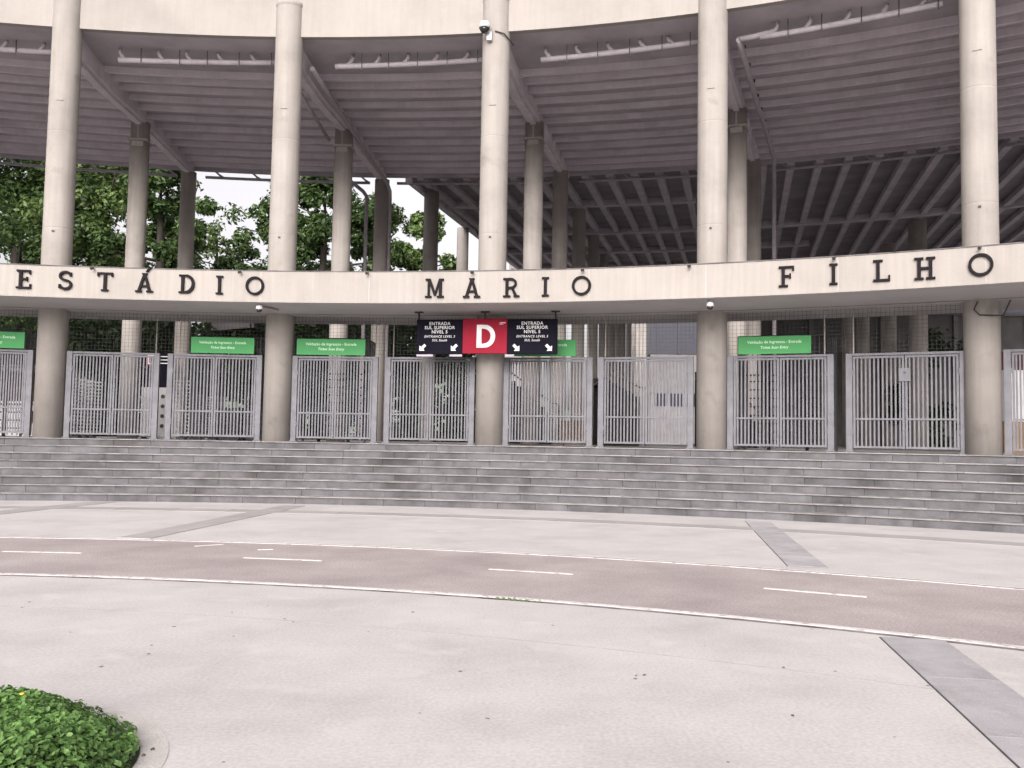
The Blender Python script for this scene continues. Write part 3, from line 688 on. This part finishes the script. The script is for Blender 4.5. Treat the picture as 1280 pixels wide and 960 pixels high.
# free standing comb turnstiles in the left bay
for k, (px, dist) in enumerate(((94, 29.5), (103, 30.4), (112, 31.2), (226, 29.6), (246, 30.5), (265, 31.4))):
    c = loc_at(px, dist)
    nm = ['leftmost full height comb turnstile, behind the gate under ESTÁDIO', 'second comb turnstile from the left, behind the gate under ESTÁDIO', 'third comb turnstile from the left, behind the gate under ESTÁDIO',
          'comb turnstile nearest the middle of the left bay', 'comb turnstile behind the gate left of the second column, fifth from the left', 'comb turnstile closest to the second column'][k]
    r = thing('comb_turnstile', c, nm, 'turnstile', 'comb turnstiles in the left bay')
    h = 1.9 if k < 4 else 1.45
    MB().lathe(c, [(.05, 0), (.05, h+.15)], 10).build('pole', M['steel'], r, smooth=True)
    MB().box(c.x-.14, c.x+.14, c.y-.14, c.y+.14, Z_PL-.02, Z_PL+.05).build('base', M['gate'], r)
    for z in lin(.2, h, 15):
        for t in (0, 1, 2, 3):
            v = Vector((math.cos(t*PI/2+.3), math.sin(t*PI/2+.3), 0)); MB().bar(c+v*.05+Z*z, c+v*.28+Z*z, .05, .045).build('arm', M['white'], r)
for k, (px, dist, wdt) in enumerate(((283, 28.6, .36), (311, 28.9, .42))):
    c = loc_at(px, dist); r = thing('turnstile_cabinet', c, ['perforated grey turnstile cabinet, left of the pair beside the second column', 'louvred grey turnstile cabinet, right of the pair beside the second column'][k], 'cabinet', 'turnstile cabinets')
    MB().box(c.x-wdt, c.x+wdt, c.y, c.y+.5, Z_PL-.02, Z_PL+1.0).build('casing', M['gate'], r, bevel=.02)
    for i in range(4):
        for j in range(7):
            X = c.x-wdt+wdt*2*(i+.5)/4; Y = c.y-.004
            MB().box(X-.06, X+.06, Y-.006, Y+.004, Z_PL+.10+.115*j, Z_PL+.17+.115*j).build('slot', M['dark_metal'] if k == 0 else M['pipe'], r)
# white barrier with dark round holes
c = loc_at(190, 31); r = thing('white_barrier', c, 'white panel barrier with dark round holes behind the left bay gates', 'barrier')
MB().box(c.x-.46, c.x+.50, c.y, c.y+.06, Z_PL+.05, Z_PL+1.75).build('panel', M['white'], r, bevel=.01)
for X in (c.x-.4, c.x+.4): MB().box(X-.04, X+.04, c.y+.07, c.y+.4, Z_PL-.02, Z_PL+.06).build('foot', M['dark_metal'], r)
for j in range(4): MB().tube([(c.x+.30, c.y-.012, Z_PL+.42+j*.34), (c.x+.30, c.y+.01, Z_PL+.42+j*.34)], .07, 14).build('hole', M['dark_metal'], r)
# distant D sign
c = loc_at(192, 40); r = thing('direction_sign', c, 'small red D sign with a dark panel, seen through the left bay gates', 'sign')
MB().box(c.x-.5, c.x+.5, c.y, c.y+.06, 3.55, 5.25).build('dark_panel', M['navy'], r)
MB().box(c.x-.5, c.x+.02, c.y-.02, c.y-.002, 4.65, 5.22).build('red_panel', M['red'], r)
text_mesh('letter', 'D', .62, M['print'], (c.x-.24, c.y-.025, 4.72), Vector((1, 0, 0)), Z, Vector((0, -1, 0)), r)
for j in range(3): MB().box(c.x+.08, c.x+.46, c.y-.008, c.y-.002, 5.05-.15*j, 5.09-.15*j).build('text_line', M['print'], r)
for X in (c.x-.44, c.x+.44): MB().box(X-.03, X+.03, c.y+.062, c.y+.12, Z_PL-.03, 5.2).build('post', M['dark_metal'], r)
# brown board
p0, p1 = loc_at(698, 28.2), loc_at(736, 27.8); d = (p1-p0).normalized(); n = Vector((-d.y, d.x, 0)); mid = (p0+p1)/2
r = thing('wooden_board', mid, 'brown wooden board standing behind the gate right of the middle column', 'board')
for k in range(4): MB().obox(p0+d*((p1-p0).length*(k+.5)/4)+Z*.48, d, n, Z, (p1-p0).length/8-.004, .02, .30).build('plank', M['wood'], r)
for s in (.1, .85): MB().obox(p0+d*s+n*.04+Z*.38, d, n, Z, .03, .018, .41).build('stud', M['wood'], r)
# staircases: closed dark flanks rising to the left
def stair(px0, px1, dist, ztop, zlow, label):
    a, b = loc_at(px0, dist), loc_at(px1, dist); L = b.x-a.x; n_ = 9
    r = thing('staircase', (a+b)/2, label, 'staircase', 'dark staircases behind the gates'); poly = [(0, 0)]
    for k in range(n_):
        zz = ztop-(ztop-zlow)*k/(n_-1)-Z_PL; poly += [(L*k/n_, zz), (L*(k+1)/n_, zz)]
    poly.append((L, 0))
    MB().prism(poly, a, Vector((1, 0, 0)), Z, Vector((0, 1, 0)), 0, .12).build('flank', M['black_steel'], r)
    MB().prism(poly, a, Vector((1, 0, 0)), Z, Vector((0, 1, 0)), 1.9, 2.0).build('flank', M['black_steel'], r)
    for k in range(n_):
        zz = ztop-(ztop-zlow)*k/(n_-1)-.25; MB().box(a.x+L*k/n_, a.x+L*(k+1)/n_+.03, a.y+.121, a.y+1.899, zz-.05, zz).build('tread', M['wall_grey'], r)
    rl = MB().tube([Vector((a.x, a.y+.06, ztop+.35)), Vector((b.x, a.y+.06, zlow+.35)), Vector((b.x+.22, a.y+.06, zlow+.33)), Vector((b.x+.25, a.y+.06, zlow+.2)), Vector((b.x+.25, a.y+.06, Z_PL))], .03, 8).build('handrail', M['dark_metal'], r)
    for t in (0.05, .35, .65, .95): MB().tube([Vector((a.x+L*t, a.y+.06, ztop-(ztop-zlow)*t-.05)), Vector((a.x+L*t, a.y+.06, ztop-(ztop-zlow)*t+.34))], .018, 6).build('baluster', M['dark_metal'], r)
stair(618, 688, 35.5, 4.35, 2.75, 'dark staircase flank just right of the middle column')
stair(745, 797, 34.0, 4.15, 3.35, 'dark staircase flank left of the fourth column')
stair(880, 946, 32.5, 4.35, 2.45, 'dark staircase flank just right of the fourth column')
# pale hall with dark glazing at the end of the ramp
X0, X1, Y = 26.6, 100, 172
r = thing('concourse_hall', (45, Y, Z_PL), 'long far grey hall with dark upper glazing seen through the middle gates', 'building')
MB().box(X0, X1, Y, Y+12, Z_PL-.5, Z_PL+9.5).build('wall', M['wall_pale'], r)
MB().box(X0-.1, X1+.1, Y-.25, Y-.01, Z_PL+9.5, Z_PL+17).build('wall', M['wall_grey'], r)
MB().box(X0-.2, X1+.2, Y-.4, Y+12, Z_PL+17.01, Z_PL+30).build('upper_glazing', M['glass_dark'], r)
for k in range(12): MB().box(X0+.8+k*2.9, X0+3.2+k*2.9, Y-.12, Y-.02, Z_PL+9.6-2.6, Z_PL+9.4).build('window', M['glass_dark'], r)
for k in range(9): MB().box(X0+1+k*4, X0+1.5+k*4, Y-.6, Y-.41, Z_PL+17, Z_PL+30).build('mullion', M['glass_dark'], r)
r = thing('dark_backdrop', (55, 104, Z_PL), 'tall dark backdrop wall added behind the columns at the right', 'wall')  # dark backdrop, added to shut out bright sky under the ramp roof
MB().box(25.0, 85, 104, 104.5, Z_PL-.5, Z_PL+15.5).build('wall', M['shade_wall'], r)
MB().box(24.9, 85.1, 103.8, 104.6, Z_PL+15.51, Z_PL+15.9).build('coping', M['wall_grey'], r)
for k in range(14): MB().box(26+4.2*k, 26.5+4.2*k, 103.6, 103.99, Z_PL-.03, Z_PL+15.4).build('pilaster', M['wall_grey'], r)
r = thing('white_wall', (20, 31.5, Z_PL), 'low white wall with a brick base at the right edge, behind the gate', 'wall')
MB().box(17.3, 26, 31.5, 31.8, Z_PL+1.1, Z_PL+2.9).build('panel', M['white'], r)
MB().box(17.25, 26, 31.45, 31.85, Z_PL-.03, Z_PL+1.09).build('base', M['wood'], r)
MB().box(17.3, 26, 32.5, 32.6, Z_PL+2.85, Z_PL+3.65).build('back_panel', M['maroon'], r)
# booth at the left edge
r = thing('ticket_booth', (-22, 37, Z_PL), 'maroon ticket booth with a white counter at the left edge, behind the gate', 'booth')
MB().box(-26, -19.3, 37.0, 39.5, Z_PL-.03, Z_PL+1.3).build('lower_panel', M['white'], r)
MB().box(-26, -19.25, 36.8, 39.5, Z_PL+1.3, Z_PL+1.38).build('counter', M['white'], r)
MB().box(-26, -19.3, 37.3, 39.5, Z_PL+1.38, Z_PL+2.6).build('upper_panel', M['maroon'], r)
MB().box(-26.3, -19.0, 36.6, 39.8, Z_PL+2.6, Z_PL+2.85).build('roof', M['wall_grey'], r)
MB().box(-20.1, -19.6, 36.95, 37.2, Z_PL+.5, Z_PL+1.0).build('hatch', M['maroon'], r)
# awning seen over the green sign
r = thing('awning', (-14, 47, Z_PL), 'pale ribbed awning among the trees left of the second column', 'awning')
for k in range(11): MB().obox((-15.6+k*.2+.1, 47, 7.25+.02*k), Vector((1, 0, 0)), Vector((0, 1, 0)), Z, .097, .8, .25).build('sheet', M['wall_pale'], r)
for X in (-15.4, -13.6): MB().box(X-.05, X+.05, 47.2, 47.3, Z_PL-.03, 7.05).build('post', M['dark_metal'], r)
# far hill and tower block
m = MB(); xs = lin(-520, 160, 50); R = []
for X in xs:
    h = 62*math.exp(-((X+60)/120)**2) + 40*math.exp(-((X+300)/140)**2) + 3*math.sin(X*.07); R.append([(X, 640, -1), (X, 700, h*.7), (X, 760, h), (X, 960, -1)])
m.rings(R).build('hill', M['hill'], kind='structure', smooth=True)
r = thing('tower_block', (0.6, 230, 0), 'pale far tower block glimpsed beside the middle column', 'building')
MB().box(-1.2, 3.2, 230, 240, 0, 50).build('wall', M['wall_pale'], r)
for k in range(10):
    for j in range(3): MB().box(-.8+j*1.4, .1+j*1.4, 229.85, 229.99, 21+k*2.9, 22.6+k*2.9).build('window', M['glass_dark'], r)

# ------------------------------------------------------------------ planting
def leaf_cloud(name, centres, radii, counts, size, mat, parent, flat=.75, elong=1.7, up=.5):
    V = []; 
    for (c, rr, n) in zip(centres, radii, counts):
        u = rng.normal(size=(n, 3)); u /= np.linalg.norm(u, axis=1)[:, None]
        rad = rr*np.clip(rng.normal(.82, .22, size=(n, 1)), 0, 1.25)
        p = np.array(c) + u*rad*np.array([1, 1, flat])
        nrm = u*.55 + np.array([0, 0, up]) + rng.normal(size=(n, 3))*.42; nrm /= np.linalg.norm(nrm, axis=1)[:, None]
        t = np.cross(nrm, rng.normal(size=(n, 3))); t /= np.linalg.norm(t, axis=1)[:, None]; b = np.cross(nrm, t)
        s = size*rng.uniform(.6, 1.25, size=(n, 1))
        q = np.stack([p - t*s*.5*elong, p + b*s*.42 + nrm*s*.10 - t*s*.05, p + t*s*.5*elong - nrm*s*.12, p - b*s*.42 + nrm*s*.10 - t*s*.05], 1)
        V.append(q.reshape(-1, 3))
    V = np.concatenate(V); V -= np.array(parent_loc(parent))
    nq = len(V)//4; me = bpy.data.meshes.new(name)
    me.vertices.add(len(V)); me.vertices.foreach_set('co', V.astype(np.float32).ravel())
    me.loops.add(nq*4); me.loops.foreach_set('vertex_index', np.arange(nq*4, dtype=np.int32))
    me.polygons.add(nq); me.polygons.foreach_set('loop_start', np.arange(nq, dtype=np.int32)*4)
    me.update(calc_edges=True); me.validate()
    me.materials.append(mat)
    o = bpy.data.objects.new(name, me); C.objects.link(o)
    if parent: o.parent = parent
    return o
def tree(x, y, h, spread, label, mat='leaf', seed=0, low=.28, clumps=70, lpc=150, size=.23, bare=0):
    rnd = random.Random(seed); base = Vector((x, y, Z_PL-.05))
    root = thing('broadleaf_tree', base, label, 'tree', 'trees behind the stadium entrance')
    lean = Vector((rnd.uniform(-.05, .05), rnd.uniform(-.05, .05), 1)); tr = MB(); r0 = .035*h
    pts = [base + lean*(h*t) + Vector((math.sin(t*5+seed), math.cos(t*4+seed), 0))*.12 for t in (0, .06, .2, .4, .6, .75, .88)]
    tr.tube(pts, [r0*1.35, r0, r0*.85, r0*.65, r0*.42, r0*.25, r0*.08], 10)
    trunk = tr.build('trunk', M['bark'], root, smooth=True)
    cs, rs, ns = [], [], []
    nb = 15
    for k in range(nb):
        t = low + (.86-low)*k/(nb-1); a = k*2.4+seed; s0 = base + lean*(h*t)
        prof = math.sin(PI*min(1, (t-low)/(1-low)*.8+.25))**.7
        L = spread*prof*rnd.uniform(.75, 1.1)
        dv = Vector((math.cos(a), math.sin(a), rnd.uniform(.12, .45)))
        e1 = s0 + dv*L*.5; e2 = s0 + dv*L + Vector((0, 0, rnd.uniform(-.3, .3)))
        tr2 = MB().tube([s0, e1, e2], [r0*.38*(1.1-t), r0*.25*(1.1-t), r0*.06], 7); tr2.build('limb', M['bark'], trunk, smooth=True)
        m_ = max(3, int(clumps/nb))
        for j in range(m_):
            f = .35+.7*(j+.5)/m_; c = s0 + dv*L*f + Vector((rnd.gauss(0, .16*spread), rnd.gauss(0, .16*spread), rnd.gauss(.1, .05*h)))
            cs.append(c); rs.append(rnd.uniform(.11, .22)*spread); ns.append(int(1.6*lpc*rnd.uniform(.5, 1.3)*(1-bare)))
    for j in range(8):
        c = base + lean*(h*rnd.uniform(.82, .98)) + Vector((rnd.gauss(0, .2*spread), rnd.gauss(0, .2*spread), 0)); cs.append(c); rs.append(rnd.uniform(.13, .22)*spread); ns.append(int(1.9*lpc*.9*(1-bare)))
    leaf_cloud('crown', cs, rs, ns, size, M[mat], root)
    return root
def tp(px, dist): return (px-637.0)/1122*dist, dist
TREES = [(15, 56, 19.6, 6.6, 'leaf', 'dense dark tree filling the left edge behind the leftmost column', .14, 105, 190, 0),
         (130, 58, 20.1, 6.2, 'leaf_pale', 'bright green layered tree just right of the leftmost column', .14, 100, 175, 0),
         (200, 54, 17.7, 3.8, 'leaf', 'dark tree between the two slender inner columns at the left', .12, 80, 165, 0),
         (327, 58, 16.3, 3.7, 'leaf', 'loose crowned tree with sky gaps left of the second column', .16, 60, 120, .2),
         (268, 72, 18.0, 3.0, 'leaf_pale', 'thin feathery tree with open twigs behind the loose crowned tree', .2, 44, 70, .45),
         (398, 57, 17.7, 4.6, 'leaf', 'broad green tree just right of the second column', .14, 85, 165, 0),
         (452, 62, 17.9, 4.2, 'leaf', 'dark green tree behind the two downpipes', .14, 80, 165, .0),
         (512, 60, 15.3, 3.1, 'leaf_pale', 'small fresh green tree left of the pale far columns', .14, 70, 145, .05),
         (560, 75, 8.9, 2.4, 'leaf', 'lowest small tree by the far hill, left of the middle column', .2, 45, 110, .1),
         (90, 70, 22.5, 6.2, 'leaf', 'tallest dark tree behind the leftmost column', .2, 90, 150, .05),
         (372, 72, 18.0, 4.4, 'leaf', 'far tree filling the gap behind the second column', .16, 75, 130, .15)]
for i, (px, dist, h, sp, mt, lb, low, cl, lpc, bare) in enumerate(TREES):
    x, y = tp(px, dist); tree(x, y, h, sp, lb, mt, seed=i*3+1, low=low, clumps=cl, lpc=lpc, bare=bare)
# dark shrubbery under the trees, seen through the gates
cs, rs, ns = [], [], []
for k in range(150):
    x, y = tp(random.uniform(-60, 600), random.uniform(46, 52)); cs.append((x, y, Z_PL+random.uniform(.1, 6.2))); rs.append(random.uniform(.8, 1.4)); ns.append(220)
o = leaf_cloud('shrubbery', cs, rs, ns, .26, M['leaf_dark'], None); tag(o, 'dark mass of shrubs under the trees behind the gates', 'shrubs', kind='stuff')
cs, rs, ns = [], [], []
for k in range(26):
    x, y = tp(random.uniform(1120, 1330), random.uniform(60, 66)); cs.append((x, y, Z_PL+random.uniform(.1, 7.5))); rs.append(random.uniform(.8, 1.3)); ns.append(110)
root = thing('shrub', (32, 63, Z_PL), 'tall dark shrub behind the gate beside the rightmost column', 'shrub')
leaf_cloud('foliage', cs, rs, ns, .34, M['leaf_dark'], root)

# ------------------------------------------------------------------ planting bed in the foreground
BC, BR = Vector((-2.89, 4.40, 0)), .95
def bed_outline(r, n=28):
    pts = [(-7.5, BC.y+r)] + [(BC.x + r*math.sin(t), BC.y + r*math.cos(t)) for t in lin(0, PI, n)] + [(-7.5, BC.y-r)]
    return pts
out, inn = bed_outline(BR+.25), bed_outline(BR+.115)
m = MB(); m.rings([[(a[0], a[1], 0), (a[0], a[1], .003), (a[0]*.6+b[0]*.4, a[1]*.6+b[1]*.4, .004), (b[0], b[1], .004), (b[0], b[1], 0)] for a, b in zip(out, inn)])
m.build('kerb', M['kerb'], kind='structure')
m = MB(); n = 40
def mound(x, y):
    d = BR - (math.hypot(x-BC.x, y-BC.y) if x > BC.x else abs(y-BC.y)); d = max(0, d)
    return .05 + .14*(1-math.exp(-d/.16)) + .03*math.sin(x*5.1)*math.cos(y*4.3)
rows = []
for t in lin(-1, 1, 21):
    w_ = math.sqrt(max(0, 1-t*t))*(BR+.11); xr = BC.x + w_
    rows.append([Vector((x_, BC.y+t*(BR+.11), mound(x_, BC.y+t*(BR+.11))-.045)) for x_ in lin(-7.5, xr, 40)])
nv = len(m.v)
for r_ in rows: m.v += r_
for i in range(20):
    for j in range(39): m.f.append((nv+i*40+j, nv+i*40+j+1, nv+(i+1)*40+j+1, nv+(i+1)*40+j))
m.build('soil', M['soil'], kind='structure', smooth=True)
pts = []
while len(pts) < 46000:
    x = random.uniform(-5.6, BC.x+BR+.1); y = random.uniform(BC.y-BR-.03, BC.y+BR+.09)
    d = math.hypot(x-BC.x, y-BC.y) if x > BC.x else abs(y-BC.y)
    if d > BR+.095: continue
    if x < -4.2 and random.random() < .5: continue
    pts.append((x, y, mound(x, y) + random.uniform(-.06, .035)))
pts = np.array(pts); n = len(pts)
nrm = np.array([0, 0, 1.0]) + rng.normal(size=(n, 3))*.45; dx = pts[:, 0]-BC.x; dx[dx < 0] = 0; dy = pts[:, 1]-BC.y
edge = np.clip((np.hypot(dx, dy)-BR+.25)/.25, 0, 1)[:, None]; nrm += edge*np.stack([dx, dy, 0*dx], 1)*.9
nrm /= np.linalg.norm(nrm, axis=1)[:, None]; t = np.cross(nrm, rng.normal(size=(n, 3))); t /= np.linalg.norm(t, axis=1)[:, None]; b = np.cross(nrm, t)
s = .0205*rng.uniform(.6, 1.3, size=(n, 1))
V = np.stack([pts-t*s*.8, pts-t*s*.3+b*s*.45+nrm*s*.12, pts+t*s*.4+b*s*.42+nrm*s*.12, pts+t*s*.85, pts+t*s*.4-b*s*.42+nrm*s*.12, pts-t*s*.3-b*s*.45+nrm*s*.12], 1).reshape(-1, 3)
me = bpy.data.meshes.new('ground_cover'); me.vertices.add(n*6); me.vertices.foreach_set('co', V.astype(np.float32).ravel())
idx = (np.arange(n)[:, None]*6 + np.array([0, 1, 2, 3, 0, 3, 4, 5])).astype(np.int32)
me.loops.add(n*8); me.loops.foreach_set('vertex_index', idx.ravel()); me.polygons.add(n*2); me.polygons.foreach_set('loop_start', np.arange(n*2, dtype=np.int32)*4)
me.update(calc_edges=True); me.validate(); me.materials.append(M['cover'])
o = bpy.data.objects.new('ground_cover', me); C.objects.link(o); tag(o, 'low leafy green ground cover filling the rounded planting bed', 'plants', kind='stuff')
m = MB()
for x, y in ((-3.03, 5.1), (-2.62, 4.95), (-3.2, 4.6)): m.lathe((x, y, mound(x, y)+.035), [(.004, 0), (.013, .006), (.012, .010)], 7)
o = m.build('flower', M['flower'], kind='stuff'); tag(o, 'tiny yellow flowers scattered in the green ground cover', 'flowers')
for k, (x, y) in enumerate(((-.02, 9.36), (.22, 9.27))):
    root = thing('weed_tuft', (x, y, 0), ['larger weed tuft in the gutter of the red lane', 'smaller weed tuft in the gutter of the red lane, to the right'][k], 'weed', 'weeds in the lane gutter')
    leaf_cloud('foliage', [(x+dx_, y-dx_*.2, .01) for dx_ in (-.09, -.03, .03, .09)], [.02]*4, [16-6*k]*4, .016, M['cover'], root)
# dry leaves blown over the plaza
LEAF = [(-4.62, 8.78), (-4.54, 8.5), (-2.77, 7.1), (-2.68, 6.82), (-2.85, 7.78), (-2.56, 8.44), (-2.24, 7.45), (-2.32, 8.78), (-2.01, 8.19), (-1.9, 8.06), (-2.86, 6.43), (-1.18, 7.72), (-.33, 6.47), (-.52, 5.49), (-.11, 5.41),
        (.89, 6.35), (.97, 6.46), (.91, 6.44), (2.04, 6.74), (2.39, 6.65), (1.74, 5.57), (2.71, 8.13), (-1.42, 4.63), (-1.84, 4.79), (-1.85, 4.7), (-.9, 8.6), (1.6, 7.4), (.4, 8.1), (2.2, 5.2), (-3.6, 7.5), (1.15, 4.75), (2.9, 6.3)]
lm = None
for i, (x, y) in enumerate(LEAF):
    if lm is None:
        m = MB(); m.v = [Vector(v) for v in ((-.5, 0, 0), (-.15, .24, .10), (.25, .2, .06), (.5, 0, .12), (.22, -.22, .03), (-.2, -.2, .08), (0, 0, .02))]
        m.f = [(0, 6, 1), (1, 6, 2), (2, 6, 3), (3, 6, 4), (4, 6, 5), (5, 6, 0)]
        o = m.build('dry_leaf', M['dry_leaf']); lm = o.data
    else:
        o = bpy.data.objects.new('dry_leaf', lm); C.objects.link(o)
    s = random.uniform(.022, .048); o.location = (x, y, .003); o.scale = (s, s, s); o.rotation_euler = (random.uniform(-.1, .1), 0, random.uniform(0, 6.28))
    tag(o, 'tiny brown dry leaf lying on the pale plaza concrete', 'leaf', 'dry leaves blown over the plaza')
